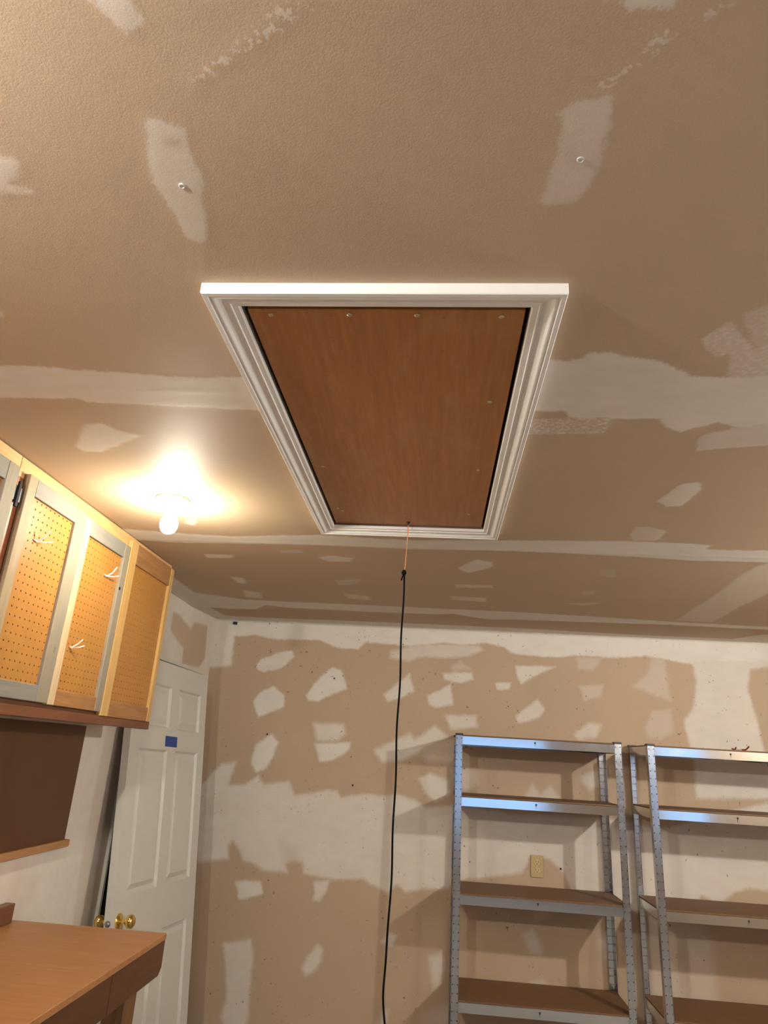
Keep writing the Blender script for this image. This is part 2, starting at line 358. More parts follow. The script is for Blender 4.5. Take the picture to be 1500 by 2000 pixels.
M['rail'] = wood('backboard_rail', (.34, .16, .06), (.46, .24, .10), 'y', 5, .5)
M['galv'] = metal('galvanised_steel', (.54, .55, .58), .17, var=.15)
M['galv_beam'] = metal('galvanised_beam', (.66, .67, .70), .11, var=.08, scale=9, spangle=False)
M['slot'] = simple('dark_slot', (.02, .02, .025), .6)
M['board'] = simple('particle_board', (.17, .083, .034), .62, var=.14, scale=30, bump_s=.05)
M['black'] = simple('black_plastic', (.012, .011, .012), .4)
M['black_iron'] = simple('black_hinge', (.015, .015, .02), .4)
M['rope'] = simple('black_cord', (.004, .003, .004), .85)
M['rope'].node_tree.nodes['Principled BSDF'].inputs['Specular IOR Level'].default_value = .12
M['string'] = simple('orange_string', (.62, .22, .06), .6)
M['brass'] = metal('polished_brass', (.86, .62, .20), .14, var=.08, spangle=False)
M['latch'] = metal('latch_steel', (.35, .36, .38), .3, spangle=False)
M['tape'] = simple('blue_painters_tape', (.020, .060, .26), .6, var=.1, scale=80)
M['hook'] = simple('white_hook', (.78, .74, .66), .35)
M['ivory'] = simple('ivory_plate', (.50, .38, .17), .4, var=.03)
M['ivory_dark'] = simple('ivory_outlet', (.60, .48, .24), .4, var=.03)
M['red'] = simple('red_grip', (.16, .015, .008), .4)

# ------------------------------------------------------------ mesh helpers
class MB:
    def __init__(self):
        self.v, self.f = [], []
    def add(self, verts, faces):
        o = len(self.v)
        self.v += [tuple(p) for p in verts]
        self.f += [tuple(i + o for i in f) for f in faces]
        return self
    def box(self, lo, hi):
        (a, b, c), (d, e, g) = lo, hi
        return self.add([(a, b, c), (d, b, c), (d, e, c), (a, e, c), (a, b, g), (d, b, g), (d, e, g), (a, e, g)],
                        [(0, 3, 2, 1), (4, 5, 6, 7), (0, 1, 5, 4), (1, 2, 6, 5), (2, 3, 7, 6), (3, 0, 4, 7)])
    def bev(self, lo, hi, r=.002):
        """box with chamfered edges"""
        bm = bmesh.new()
        bmesh.ops.create_cube(bm, size=1)
        for v in bm.verts:
            v.co = Vector([lo[i] + (v.co[i] + .5) * (hi[i] - lo[i]) for i in range(3)])
        bmesh.ops.bevel(bm, geom=list(bm.edges), offset=r, segments=1, affect='EDGES', profile=.5)
        bm.verts.index_update()
        self.add([tuple(v.co) for v in bm.verts], [tuple(v.index for v in f.verts) for f in bm.faces])
        bm.free()
        return self
    def prism(self, poly, axis, a, b):
        """2D polygon extruded along an axis"""
        n = len(poly)
        def P(p, t):
            return {'x': (t, p[0], p[1]), 'y': (p[0], t, p[1]), 'z': (p[0], p[1], t)}[axis]
        return self.add([P(p, a) for p in poly] + [P(p, b) for p in poly],
                        [tuple(range(n))[::-1], tuple(range(n, 2 * n))] + [(i, (i + 1) % n, n + (i + 1) % n, n + i) for i in range(n)])
    def tube(self, pts, r, n=8):
        pts = [Vector(p) for p in pts]
        rs = r if isinstance(r, (list, tuple)) else [r] * len(pts)
        ref = None
        V, Fc = [], []
        for i, p in enumerate(pts):
            t = (pts[min(i + 1, len(pts) - 1)] - pts[max(i - 1, 0)]).normalized()
            if ref is None:
                ref = Vector((0, 0, 1)) if abs(t.z) < .9 else Vector((1, 0, 0))
            a = t.cross(ref).normalized(); b = t.cross(a)
            ref = -b if b.length else ref
            ref = a.cross(t)
            for k in range(n):
                an = 2 * math.pi * k / n
                V.append(p + a * math.cos(an) * rs[i] + b * math.sin(an) * rs[i])
        for i in range(len(pts) - 1):
            for k in range(n):
                Fc.append((i * n + k, i * n + (k + 1) % n, (i + 1) * n + (k + 1) % n, (i + 1) * n + k))
        Fc.append(tuple(range(n))[::-1]); Fc.append(tuple(range((len(pts) - 1) * n, len(pts) * n)))
        return self.add(V, Fc)
    def lathe(self, prof, origin, axis=(0, 0, 1), n=28):
        """profile of (radius, height) turned about an axis"""
        ax = Vector(axis).normalized()
        a = ax.cross(Vector((0, 0, 1)) if abs(ax.z) < .9 else Vector((1, 0, 0))).normalized()
        b = ax.cross(a)
        o = Vector(origin)
        V, Fc = [], []
        for r, h in prof:
            for k in range(n):
                an = 2 * math.pi * k / n
                V.append(o + ax * h + (a * math.cos(an) + b * math.sin(an)) * max(r, 1e-5))
        for i in range(len(prof) - 1):
            for k in range(n):
                Fc.append((i * n + k, i * n + (k + 1) % n, (i + 1) * n + (k + 1) % n, (i + 1) * n + k))
        Fc.append(tuple(range(n))[::-1]); Fc.append(tuple(range((len(prof) - 1) * n, len(prof) * n)))
        return self.add(V, Fc)
    def perforated(self, org, u, v, d, nu, nv, cu, cv, hx, hy, off=lambda i, j: (0, 0), skip=lambda i, j: False):
        """sheet of nu x nv cells, each pierced by an eight-sided hole of depth d"""
        org, u, v, d = Vector(org), Vector(u), Vector(v), Vector(d)
        ring = [(1, 0), (1, 1), (0, 1), (-1, 1), (-1, 0), (-1, -1), (0, -1), (1, -1)]
        for i in range(nu):
            for j in range(nv):
                c = org + u * (i + .5) * cu + v * (j + .5) * cv
                outer = [c + u * (x * cu / 2) + v * (y * cv / 2) for x, y in ring]
                if skip(i, j):
                    self.add([outer[k] for k in (1, 3, 5, 7)], [(0, 1, 2, 3)])
                    continue
                ox, oy = off(i, j)
                inner = []
                for k in range(8):
                    an = k * math.pi / 4
                    inner.append(c + u * (ox + hx * math.cos(an)) + v * (oy + hy * math.sin(an)))
                back = [p + d for p in inner]
                self.add(outer + inner + back,
                         [(k, (k + 1) % 8, 8 + (k + 1) % 8, 8 + k) for k in range(8)] +
                         [(8 + k, 8 + (k + 1) % 8, 16 + (k + 1) % 8, 16 + k) for k in range(8)])
        return self

def link(name, mb, mat, parent=None, origin=(0, 0, 0), smooth=False, label=None):
    me = bpy.data.meshes.new(name)
    o3 = Vector(origin)
    me.from_pydata([tuple(Vector(p) - o3) for p in mb.v], [], mb.f)
    me.validate()
    bm = bmesh.new(); bm.from_mesh(me)
    bmesh.ops.recalc_face_normals(bm, faces=bm.faces)
    bm.to_mesh(me); bm.free()
    if smooth:
        for p in me.polygons:
            p.use_smooth = True
        try:
            me.set_sharp_from_angle(angle=math.radians(40))
        except Exception:
            pass
    me.materials.append(M[mat])
    ob = bpy.data.objects.new(name, me)
    COL.objects.link(ob)
    if parent:
        ob.parent = parent
    if label:
        ob['label'] = label
    return ob

def tag(o, label, cat, group=None):
    o['label'] = label
    o['category'] = cat
    if group:
        o['group'] = group
    return o

def thing(name, loc, label, cat, group=None):
    e = bpy.data.objects.new(name, None)
    e.empty_display_size = .1
    e.location = loc
    COL.objects.link(e)
    tag(e, label, cat, group)
    return e

def structure(name, mb, mat, **kw):
    o = link(name, mb, mat, **kw)
    o['kind'] = 'structure'
    return o

def dup(root, loc, label):
    r = root.copy(); COL.objects.link(r)
    r.location = loc
    r['label'] = label
    for ch in root.children:
        c = ch.copy(); COL.objects.link(c); c.parent = r
        for g in ch.children:
            d = g.copy(); COL.objects.link(d); d.parent = c
    return r

# ------------------------------------------------------------ drywall surfaces with joint compound
def poly_sd(px, py, poly):
    """signed distance to a polygon, positive inside"""
    d = np.full(px.shape, 1e9)
    inside = np.zeros(px.shape, bool)
    n = len(poly)
    for i in range(n):
        x0, y0 = poly[i]; x1, y1 = poly[(i + 1) % n]
        ex, ey = x1 - x0, y1 - y0
        wx, wy = px - x0, py - y0
        t = np.clip((wx * ex + wy * ey) / max(ex * ex + ey * ey, 1e-12), 0, 1)
        d = np.minimum(d, np.hypot(wx - t * ex, wy - t * ey))
        if y0 != y1:
            cond = (y0 > py) != (y1 > py)
            inside ^= cond & (px < ex * (py - y0) / (y1 - y0) + x0)
    return np.where(inside, d, -d)

def mud_fields(a, b, mud, bare, base):
    sd = np.full(a.shape, .06 if base else -.06)
    cover = np.full(a.shape, base if base else .5)
    soft = np.full(a.shape, .01)
    rough = np.zeros(a.shape)
    best = sd.copy()
    for poly, o, s, r in mud:
        xs = [p[0] for p in poly]; ys = [p[1] for p in poly]
        w = (a > min(xs) - .06) & (a < max(xs) + .06) & (b > min(ys) - .06) & (b < max(ys) + .06)
        if not w.any():
            continue
        d = np.clip(poly_sd(a[w], b[w], poly), -.06, .06)
        k = d > best[w]
        idx = np.where(w)[0][k]
        best[idx] = d[k]; sd[idx] = d[k]; cover[idx] = o; soft[idx] = s; rough[idx] = r
    for poly, o, s, r in bare:
        xs = [p[0] for p in poly]; ys = [p[1] for p in poly]
        w = (a > min(xs) - .06) & (a < max(xs) + .06) & (b > min(ys) - .06) & (b < max(ys) + .06)
        if not w.any():
            continue
        d = poly_sd(a[w], b[w], poly)
        cut = np.clip((d + s) / (2 * s), 0, 1) * o
        idx = np.where(w)[0]
        cover[idx] = cover[idx] * (1 - cut)
    return sd, cover, soft, rough

def coords(lo, hi, fine_lo, fine_hi, step):
    c = [lo]
    if fine_lo > lo:
        c += list(np.linspace(lo, fine_lo, 4))[1:]
    k = int(round((fine_hi - fine_lo) / step))
    c += list(np.linspace(fine_lo, fine_hi, k + 1))[1:]
    if hi > fine_hi:
        c += list(np.linspace(fine_hi, hi, 4))[1:]
    return np.array(c)

def drywall_grid(name, A, B, place, mat, mud, bare, base, hole=None, thick=.0012, ridges=None, flip=False):
    aa, bb = np.meshgrid(A, B, indexing='ij')
    a, b = aa.ravel(), bb.ravel()
    sd, cover, soft, rough = mud_fields(a, b, mud, bare, base)
    h = np.clip(sd / .02 + .5, 0, 1) * cover * thick
    if ridges:
        h = h + ridges(a, b)
    co = place(a, b, h).astype(np.float32)
    na, nb = len(A), len(B)
    ii, jj = np.meshgrid(np.arange(na - 1), np.arange(nb - 1), indexing='ij')
    ii, jj = ii.ravel(), jj.ravel()
    if hole:
        ca, cb = (A[ii] + A[ii + 1]) / 2, (B[jj] + B[jj + 1]) / 2
        k = ~((ca > hole[0]) & (ca < hole[1]) & (cb > hole[2]) & (cb < hole[3]))
        ii, jj = ii[k], jj[k]
    q = np.stack([ii * nb + jj, (ii + 1) * nb + jj, (ii + 1) * nb + jj + 1, ii * nb + jj + 1], 1)
    if flip:
        q = q[:, ::-1]
    me = bpy.data.meshes.new(name)
    nf = len(q)
    me.vertices.add(len(co)); me.vertices.foreach_set('co', co.ravel())
    me.loops.add(nf * 4); me.loops.foreach_set('vertex_index', q.astype(np.int32).ravel())
    me.polygons.add(nf)
    me.polygons.foreach_set('loop_start', np.arange(0, nf * 4, 4, dtype=np.int32))
    me.polygons.foreach_set('loop_total', np.full(nf, 4, dtype=np.int32))
    me.update(calc_edges=True)
    me.polygons.foreach_set('use_smooth', np.ones(nf, bool))
    for nm, arr in (('mud_dist', sd), ('mud_cover', cover), ('mud_feather', soft), ('mud_rough', rough)):
        at = me.attributes.new(nm, 'FLOAT', 'POINT')
        at.data.foreach_set('value', arr.astype(np.float32))
    me.materials.append(M[mat])
    o = bpy.data.objects.new(name, me)
    COL.objects.link(o)
    o['kind'] = 'structure'
    return o

# attic hatch opening
HX0, HX1, HY0, HY1 = -.397, .155, 1.059, 2.373

def ceiling_ridges(a, b):
    z = np.zeros(a.shape)
    for y0, slope, amp, w in ((1.392, -.010, .0007, .010), (2.625, -.012, .0008, .012), (3.945, -.016, .0012, .014)):
        z += amp * np.exp(-((b - (y0 + slope * a)) / w) ** 2)
    # sag and climb shaped so the strip by the back wall takes less light
    joint = 3.965 - .016 * a
    z += np.where(b < joint, np.clip((b - 2.75) / (joint - 2.75), 0, 1) ** 1.5, np.clip((YB - b) / (YB - joint), 0, 1)) * .012
    z -= np.clip((b - joint) / (YB - joint), 0, 1) * .011
    return z

drywall_grid('ceiling', coords(XL, XR, XL, XR, .0085), coords(YF, YB, .42, YB, .0085),
             lambda a, b, h: np.stack([a, b, ZC - h], 1), 'ceiling', CEIL_MUD, CEIL_BARE, 0.0,
             hole=(HX0 - .01, HX1 + .01, HY0 - .01, HY1 + .01), ridges=ceiling_ridges, flip=True)
drywall_grid('wall_back', coords(XL, XR, XL, XR, .0085), coords(0, ZC + .03, .30, ZC + .03, .0085),
             lambda a, b, h: np.stack([a, YB - h, b], 1), 'wall', BACK_MUD, BACK_BARE, 0.0)
DY0, DY1, DZ = 3.385, 4.385, 2.062
drywall_grid('wall_left', coords(YF, YB, 1.5, YB, .012), coords(0, ZC + .03, .5, ZC + .03, .012),
             lambda a, b, h: np.stack([XL + h, a, b], 1), 'wall_left', [], LEFT_BARE, .95,
             hole=(DY0, DY1, -1, DZ))
structure('floor', MB().box((XL - .9, YF - .1, -.06), (XR + .1, YB + .1, 0)), 'concrete')

def wall_with_window(name, axis, c, lo, hi, w0, w1, z0, z1):
    mb = MB()
    for a0, a1, b0, b1 in ((lo, w0, 0, ZC), (w1, hi, 0, ZC), (w0, w1, 0, z0), (w0, w1, z1, ZC)):
        if axis == 'y':
            mb.box((a0, c - .1, b0), (a1, c, b1))
        else:
            mb.box((c, a0, b0), (c + .1, a1, b1))
    return structure(name, mb, 'plain_wall')

def window(name, axis, c, w0, w1, z0, z1, sgn):
    def B(a0, a1, d0, d1, b0, b1):
        return ((a0, c + sgn * d0, b0), (a1, c + sgn * d1, b1)) if axis == 'y' else ((c + sgn * d0, a0, b0), (c + sgn * d1, a1, b1))
    def srt(p):
        return (tuple(min(x, y) for x, y in zip(*p)), tuple(max(x, y) for x, y in zip(*p)))
    mb = MB()
    t = .04
    for r in ((w0, w1, .01, .07, z0, z0 + t), (w0, w1, .01, .07, z1 - t, z1), (w0, w0 + t, .01, .07, z0, z1), (w1 - t, w1, .01, .07, z0, z1), ((w0 + w1) / 2 - .02, (w0 + w1) / 2 + .02, .01, .07, z0, z1)):
        mb.box(*srt(B(*r)))
    o = structure(name, mb, 'white_trim')
    for k in range(2):
        a0 = w0 + t if k == 0 else (w0 + w1) / 2 + .02
        a1 = (w0 + w1) / 2 - .02 if k == 0 else w1 - t
        link('pane', MB().box(*srt(B(a0, a1, .036, .042, z0 + t, z1 - t))), 'glass', parent=o)
    return o

gm = bpy.data.materials.new('window_glass')
gm.use_nodes = True
gnt = gm.node_tree
gnt.nodes.clear()
tr = N(gnt, 'ShaderNodeBsdfTransparent'); gl = N(gnt, 'ShaderNodeBsdfGlossy')
gl.inputs['Roughness'].default_value = .02
mx = N(gnt, 'ShaderNodeMixShader'); mx.inputs[0].default_value = .06
go = N(gnt, 'ShaderNodeOutputMaterial')
gnt.links.new(tr.outputs[0], mx.inputs[1]); gnt.links.new(gl.outputs[0], mx.inputs[2]); gnt.links.new(mx.outputs[0], go.inputs[0])
M['glass'] = gm

wall_with_window('wall_front', 'y', YF, XL, XR + .1, .30, 1.70, .68, 2.10)
window('window_1', 'y', YF, .30, 1.70, .68, 2.10, -1)
wall_with_window('wall_right', 'x', XR, YF, YB + .1, -.80, .80, .95, 2.10)
window('window_2', 'x', XR, -.80, .80, .95, 2.10, 1)

# doorway in the left wall; near-black box added behind it blocks sky light
structure('wall_dark_box', MB().box((-2.42, DY0 - .5, 0), (-2.4, YB + .1, ZC)).box((-2.4, DY0 - .52, 0), (XL - .13, DY0 - .5, ZC))
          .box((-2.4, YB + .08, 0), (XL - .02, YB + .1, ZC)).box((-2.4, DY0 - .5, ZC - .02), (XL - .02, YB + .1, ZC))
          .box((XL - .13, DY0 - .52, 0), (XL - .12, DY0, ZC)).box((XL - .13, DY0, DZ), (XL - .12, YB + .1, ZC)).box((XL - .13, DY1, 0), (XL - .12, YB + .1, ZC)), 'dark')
structure('trim_1', MB().bev((XL - .12, DY0, 0), (XL + .016, DY0 + .020, DZ), .002), 'jamb')
structure('trim_2', MB().bev((XL - .12, DY0 + .022, DZ - .006), (XL + .010, DY1 - .022, DZ + .014), .002), 'jamb')
structure('trim_3', MB().bev((XL - .12, DY1 - .022, 0), (XL + .006, DY1, DZ), .002), 'jamb')

# ------------------------------------------------------------ attic hatch
hatch = thing('attic_hatch', (-.12, 1.72, ZC), 'brown plywood attic hatch framed in white moulding on the ceiling', 'attic hatch')
HO = (-.12, 1.72, ZC)
CW = .056
prof = [(0, 0), (0, .0205), (.002, .0225), (.0115, .0225), (.013, .0195), (.016, .0185), (.019, .0205), (.022, .020), (.028, .0155), (.036, .0122), (.044, .0115), (.0455, .0115),
        (.047, .0140), (.0495, .0140), (.0510, .0110), (.0635, .0100), (.065, .0085), (.065, 0)]
ox0, ox1, oy0, oy1 = HX0 - CW, HX1 + CW, HY0 - CW, HY1 + CW
prof = [(t * CW / .065, d) for t, d in prof]
n = len(prof)
ends = {'near': (lambda t: (ox0 + t, oy0 + t), lambda t: (ox1 - t, oy0 + t)), 'far': (lambda t: (ox1 - t, oy1 - t), lambda t: (ox0 + t, oy1 - t)),
        'left': (lambda t: (ox0 + t, oy1 - t), lambda t: (ox0 + t, oy0 + t)), 'right': (lambda t: (ox1 - t, oy0 + t), lambda t: (ox1 - t, oy1 - t))}
for k, (e0, e1) in ends.items():
    V = [(*e0(t), ZC - d) for t, d in prof] + [(*e1(t), ZC - d) for t, d in prof]
    link('casing', MB().add(V, [(i, i + 1, n + i + 1, n + i) for i in range(n - 1)] + [tuple(range(n)), tuple(range(n, 2 * n))[::-1]]), 'white_trim', hatch, HO)
PZ = ZC + .006
link('panel', MB().bev((HX0 + .006, HY0 + .030, PZ), (HX1 - .007, HY1 - .002, PZ + .012), .0015), 'hatch', hatch, HO)
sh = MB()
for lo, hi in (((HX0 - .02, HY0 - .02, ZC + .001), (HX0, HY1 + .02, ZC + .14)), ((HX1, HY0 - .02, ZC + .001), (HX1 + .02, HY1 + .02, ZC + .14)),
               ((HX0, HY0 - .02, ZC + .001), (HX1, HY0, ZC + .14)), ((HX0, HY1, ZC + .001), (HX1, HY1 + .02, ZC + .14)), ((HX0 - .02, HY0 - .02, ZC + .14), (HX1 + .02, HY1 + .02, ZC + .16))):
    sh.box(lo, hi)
link('shaft', sh, 'shaft', hatch, HO)  # box and unseen lid added above the panel to stop sky light
for sx, sy in ((-.347, 1.106), (-.19, 1.104), (-.058, 1.105), (.104, 1.108), (-.358, 1.845), (.105, 1.847), (-.362, 2.207), (-.347, 2.232), (.094, 2.230), (.107, 1.440)):
    link('screw', MB().lathe([(.0055, 0), (.0055, -.001), (.004, -.0022), (.0012, -.0024), (.001, -.0012)], (sx, sy, PZ), n=12), 'screw', hatch, HO, True)
link('pull_eye', MB().lathe([(.007, 0), (.007, -.002), (.0035, -.004), (.0035, -.010), (.001, -.011)], (-.119, 2.337, PZ), n=12), 'black_iron', hatch, HO, True)

# pull cord
cord = thing('pull_cord', (-.119, 2.335, .55), 'black pull cord tied to an orange string hanging from the attic hatch', 'cord')
CO = (-.119, 2.335, .55)
link('string', MB().tube([(-.119, 2.337, PZ - .009), (-.1195, 2.336, 2.38), (-.122, 2.335, 2.30), (-.124, 2.335, 2.258)], .0016, 6), 'string', cord, CO)
link('knot', MB().lathe([(0, -.012), (.005, -.010), (.0085, -.004), (.0085, .003), (.005, .009), (0, .011)], (-.126, 2.333, 2.250), n=12), 'rope', cord, CO, True)
link('tail', MB().tube([(-.127, 2.332, 2.243), (-.131, 2.330, 2.232), (-.134, 2.328, 2.220)], .0028, 6), 'rope', cord, CO)
pts = []
for i in range(90):
    z = 2.243 - i * .0195
    t = i / 89
    x = -.1245 + .006 * t + .0018 * math.sin(z * 21) + .0022 * math.sin(z * 9.3 + 1) * t + .008 * math.exp(-((z - .98) / .07) ** 2) * -1 + .007 * math.exp(-((z - .86) / .06) ** 2)
    pts.append((x, 2.335 + .003 * math.sin(z * 11), z))
link('rope', MB().tube(pts, .0032, 8), 'rope', cord, CO, True)

# ------------------------------------------------------------ ceiling lamps
def make_lamp(loc, bulb_mat, label):
    L = thing('ceiling_lamp', loc, label, 'lamp')
    o = loc
    link('base', MB().lathe([(.0565, 0), (.0575, -.003), (.0565, -.007), (.053, -.010), (.049, -.0105), (.040, -.014), (.028, -.019), (.0235, -.023), (.0225, -.030)], o, n=40), 'porcelain', L, o, True)
    link('collar', MB().lathe([(.0215, -.026), (.0220, -.036), (.0195, -.037), (.0195, -.039), (.0215, -.040), (.0210, -.054), (.017, -.056)], o, n=32), 'porcelain', L, o, True)
    link('rating_label', MB().box((o[0] - .014, o[1] - .046, o[2] - .0135), (o[0] + .012, o[1] - .034, o[2] - .0105)), 'label_grey', L, o)
    for s in (-1, 1):
        link('screw', MB().lathe([(.004, 0), (.004, -.002), (.001, -.003)], (o[0] + s * .040, o[1] + .002, o[2] - .0135), n=10), 'screw', L, o, True)
    link('bulb', MB().lathe([(.0150, -.052), (.0185, -.060), (.0255, -.073), (.0295, -.086), (.0300, -.093), (.0280, -.106), (.0215, -.118), (.012, -.1245), (.004, -.127), (0, -.1272)], o, n=20), bulb_mat, L, o, True)
    return L
make_lamp((-.935, 2.152, ZC), 'bulb_far', 'lit bare bulb in a white porcelain holder on the ceiling')
make_lamp((-.93, .08, ZC), 'bulb_near', 'lit bare bulb in a porcelain holder to the left above the camera')
make_lamp((2.08, 2.152, ZC), 'bulb_side', 'lit bare bulb in a porcelain holder in front of the right shelving unit')
make_lamp((2.08, .08, ZC), 'bulb_side_near', 'lit bare bulb in a porcelain holder to the right above the camera')

# ------------------------------------------------------------ wall cabinets with pegboard doors
FX = -1.277            # face frame front
DX = -1.257            # door front
def cabinet(y0, y1, label, stiles):
    o = (XL, y0, 1.69)
    c = thing('wall_cabinet', o, label, 'cabinet', 'pegboard door wall cabinets')
    zb, zt = 1.69, ZC - .004
    link('body', MB().box((XL + .004, y0, zb), (FX - .018, y0 + .018, zt)).box((XL + .004, y1 - .018, zb), (FX - .018, y1, zt))
         .box((XL + .004, y0 + .018, zb), (FX - .018, y1 - .018, zb + .018)).box((XL + .004, y0 + .018, zt - .018), (FX - .018, y1 - .018, zt))
         .box((XL + .004, y0 + .018, zb + .018), (XL + .010, y1 - .018, zt - .018)), 'pine', c, o)
    link('face_rail', MB().bev((FX - .018, y0, 2.368), (FX, y1, zt), .0012), 'pine', c, o)
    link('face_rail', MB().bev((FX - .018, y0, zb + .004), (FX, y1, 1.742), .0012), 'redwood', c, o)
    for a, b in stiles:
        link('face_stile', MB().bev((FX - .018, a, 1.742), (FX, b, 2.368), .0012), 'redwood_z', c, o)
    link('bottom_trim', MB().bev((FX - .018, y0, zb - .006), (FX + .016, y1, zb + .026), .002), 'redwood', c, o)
    return c, o

def cabinet_door(c, o, y0, y1, z0, z1, wl, wr, wt, wb, ml, mr, mt, mb_, edge=None):
    d = link('pegboard_door', MB().perforated((DX - .011, y0 + wl - .006, z0 + wb - .006), (0, 1, 0), (0, 0, 1), (-.005, 0, 0),
                                              max(1, round((y1 - y0 - wl - wr + .012) / .0254)), max(1, round((z1 - z0 - wt - wb + .012) / .0254)),
                                              (y1 - y0 - wl - wr + .012) / max(1, round((y1 - y0 - wl - wr + .012) / .0254)),
                                              (z1 - z0 - wt - wb + .012) / max(1, round((z1 - z0 - wt - wb + .012) / .0254)), .0031, .0031), 'peg', c, o)
    link('backing', MB().box((FX + .0005, y0 + wl - .006, z0 + wb - .006), (FX + .002, y1 - wr + .006, z1 - wt + .006)), 'shaft', d, o)
    link('stile', MB().bev((FX + .001, y0, z0), (DX, y0 + wl, z1), .0018), ml, d, o)
    link('stile', MB().bev((FX + .001, y1 - wr, z0), (DX, y1, z1), .0018), mr, d, o)
    link('rail', MB().bev((FX + .001, y0 + wl, z1 - wt), (DX - .001, y1 - wr, z1), .0018), mt, d, o)
    link('rail', MB().bev((FX + .001, y0 + wl, z0), (DX - .001, y1 - wr, z0 + wb), .0018), mb_, d, o)
    return d

cA, oA = cabinet(.55, 1.803, 'wall cabinet cut off by the left edge of the photo', [(.55, .60), (1.14, 1.19), (1.752, 1.803)])
cabinet_door(cA, oA, .60, 1.172, 1.732, 2.384, .06, .06, .06, .06, 'grey_z', 'grey_z', 'grey_y', 'grey_y')
cabinet_door(cA, oA, 1.18, 1.779, 1.732, 2.384, .06, .052, .06, .06, 'grey_z', 'grey_z', 'grey_y', 'grey_y')
cB, oB = cabinet(1.805, 3.06, 'wall cabinet with three pegboard doors beside the lit bulb', [(1.805, 1.850), (2.18, 2.225), (2.55, 2.60), (3.01, 3.06)])
cabinet_door(cB, oB, 1.833, 2.196, 1.732, 2.386, .045, .066, .056, .050, 'olive', 'grey_z', 'grey_y', 'grey_y')
cabinet_door(cB, oB, 2.199, 2.571, 1.729, 2.376, .040, .046, .056, .050, 'pine_z', 'grey_z', 'grey_y', 'oak_y')
cabinet_door(cB, oB, 2.576, 3.050, 1.716, 2.408, .062, .036, .085, .058, 'blond', 'blond', 'oak_y', 'oak_y')
hg = MB().bev((FX, 1.785, 2.285), (FX + .010, 1.830, 2.335), .003)
hg.tube([(FX + .012, 1.806, 2.270), (FX + .012, 1.806, 2.348)], .006, 8)
link('hinge', hg, 'black_iron', cB, oB)
link('knot_hole', MB().lathe([(.008, 0), (.006, .0012), (.001, .0014)], (DX - .0002, 2.538, 2.196), (1, 0, 0), 8), 'black', cB, oB)

def peg_hook(y, z, label, s=1.0):
    h = thing('peg_hook', (DX - .011, y, z), label, 'hook', 'hooks in the pegboard doors')
    o = (DX - .011, y, z)
    x = DX - .0085
    link('mount', MB().tube([(x, y - .014 * s, z + .002), (x + .004, y, z - .002), (x + .003, y + .004 * s, z)], .0022, 6), 'hook', h, o)
    link('prong', MB().tube([(x + .003, y, z), (x + .020, y + .006 * s, z + .014), (x + .034, y + .008 * s, z + .038 * s)], .0024, 6), 'hook', h, o)
    link('prong', MB().tube([(x + .003, y + .002, z), (x + .018, y + .024 * s, z + .004), (x + .028, y + .044 * s, z + .012)], .0020, 6), 'hook', h, o)
peg_hook(1.950, 2.206, 'double hook on the brightest pegboard door')
peg_hook(2.428, 2.218, 'white hook near the top of the middle pegboard door')
peg_hook(2.287, 1.926, 'thin white hook low on the middle pegboard door', .8)

# ------------------------------------------------------------ hardboard backboard above the bench
bb = thing('backboard', (XL, 2.9, 1.21), 'dark brown hardboard panel on the wall under the cabinets', 'board')
BO = (XL, 2.9, 1.21)
link('panel', MB().bev((XL + .001, .6, 1.241), (XL + .009, 2.955, 1.682), .001), 'backboard', bb, BO)
link('rail', MB().bev((XL + .001, .6, 1.214), (XL + .026, 2.968, 1.241), .002), 'rail', bb, BO)

# ------------------------------------------------------------ workbench
wb_ = thing('workbench', (-1.2, 2.0, 0), 'brown wooden workbench with thick apron in the lower left corner', 'workbench')
WO = (-1.2, 2.0, 0)
BT = 1.008
link('top', MB().bev((XL + .003, .55, BT - .019), (-.914, 2.676, BT), .0015), 'bench', wb_, WO)
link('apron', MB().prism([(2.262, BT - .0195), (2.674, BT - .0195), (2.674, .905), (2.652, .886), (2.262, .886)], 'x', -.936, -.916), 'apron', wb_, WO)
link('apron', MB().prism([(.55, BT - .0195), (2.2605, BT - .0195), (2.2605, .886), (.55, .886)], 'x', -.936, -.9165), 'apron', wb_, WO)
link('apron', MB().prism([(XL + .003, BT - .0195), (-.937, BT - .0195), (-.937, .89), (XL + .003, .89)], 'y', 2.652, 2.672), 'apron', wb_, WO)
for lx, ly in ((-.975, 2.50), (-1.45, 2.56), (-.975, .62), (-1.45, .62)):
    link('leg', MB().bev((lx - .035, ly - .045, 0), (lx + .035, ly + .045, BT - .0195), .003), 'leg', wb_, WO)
link('backsplash', MB().bev((XL + .003, .55, BT + .0002), (-1.462, 2.634, BT + .062), .002), 'redwood', wb_, WO)

# ------------------------------------------------------------ loose six-panel door leaning against the doorway
hv = Vector((.098, .995, 0)).normalized()
vv = Vector((-.0955, .0095, .995)); vv = (vv - hv * vv.dot(hv)).normalized()
k = .022
hv, vv = (hv - vv * k).normalized(), (vv + hv * k).normalized()
nv = hv.cross(vv)
DW, DH, DT = .836, 2.03, .036
TLc = Vector((-1.450, 3.275, .390 + EYE)) - hv * .022
base = TLc - vv * DH
low = min(base.z, (base + hv * DW).z)
door = thing('panel_door', (0, 0, 0), 'white six-panel door with brass knobs leaning against the left wall', 'door')
door.matrix_world = Matrix(((hv.x, nv.x, vv.x, base.x), (hv.y, nv.y, vv.y, base.y), (hv.z, nv.z, vv.z, base.z - low + .001), (0, 0, 0, 1)))
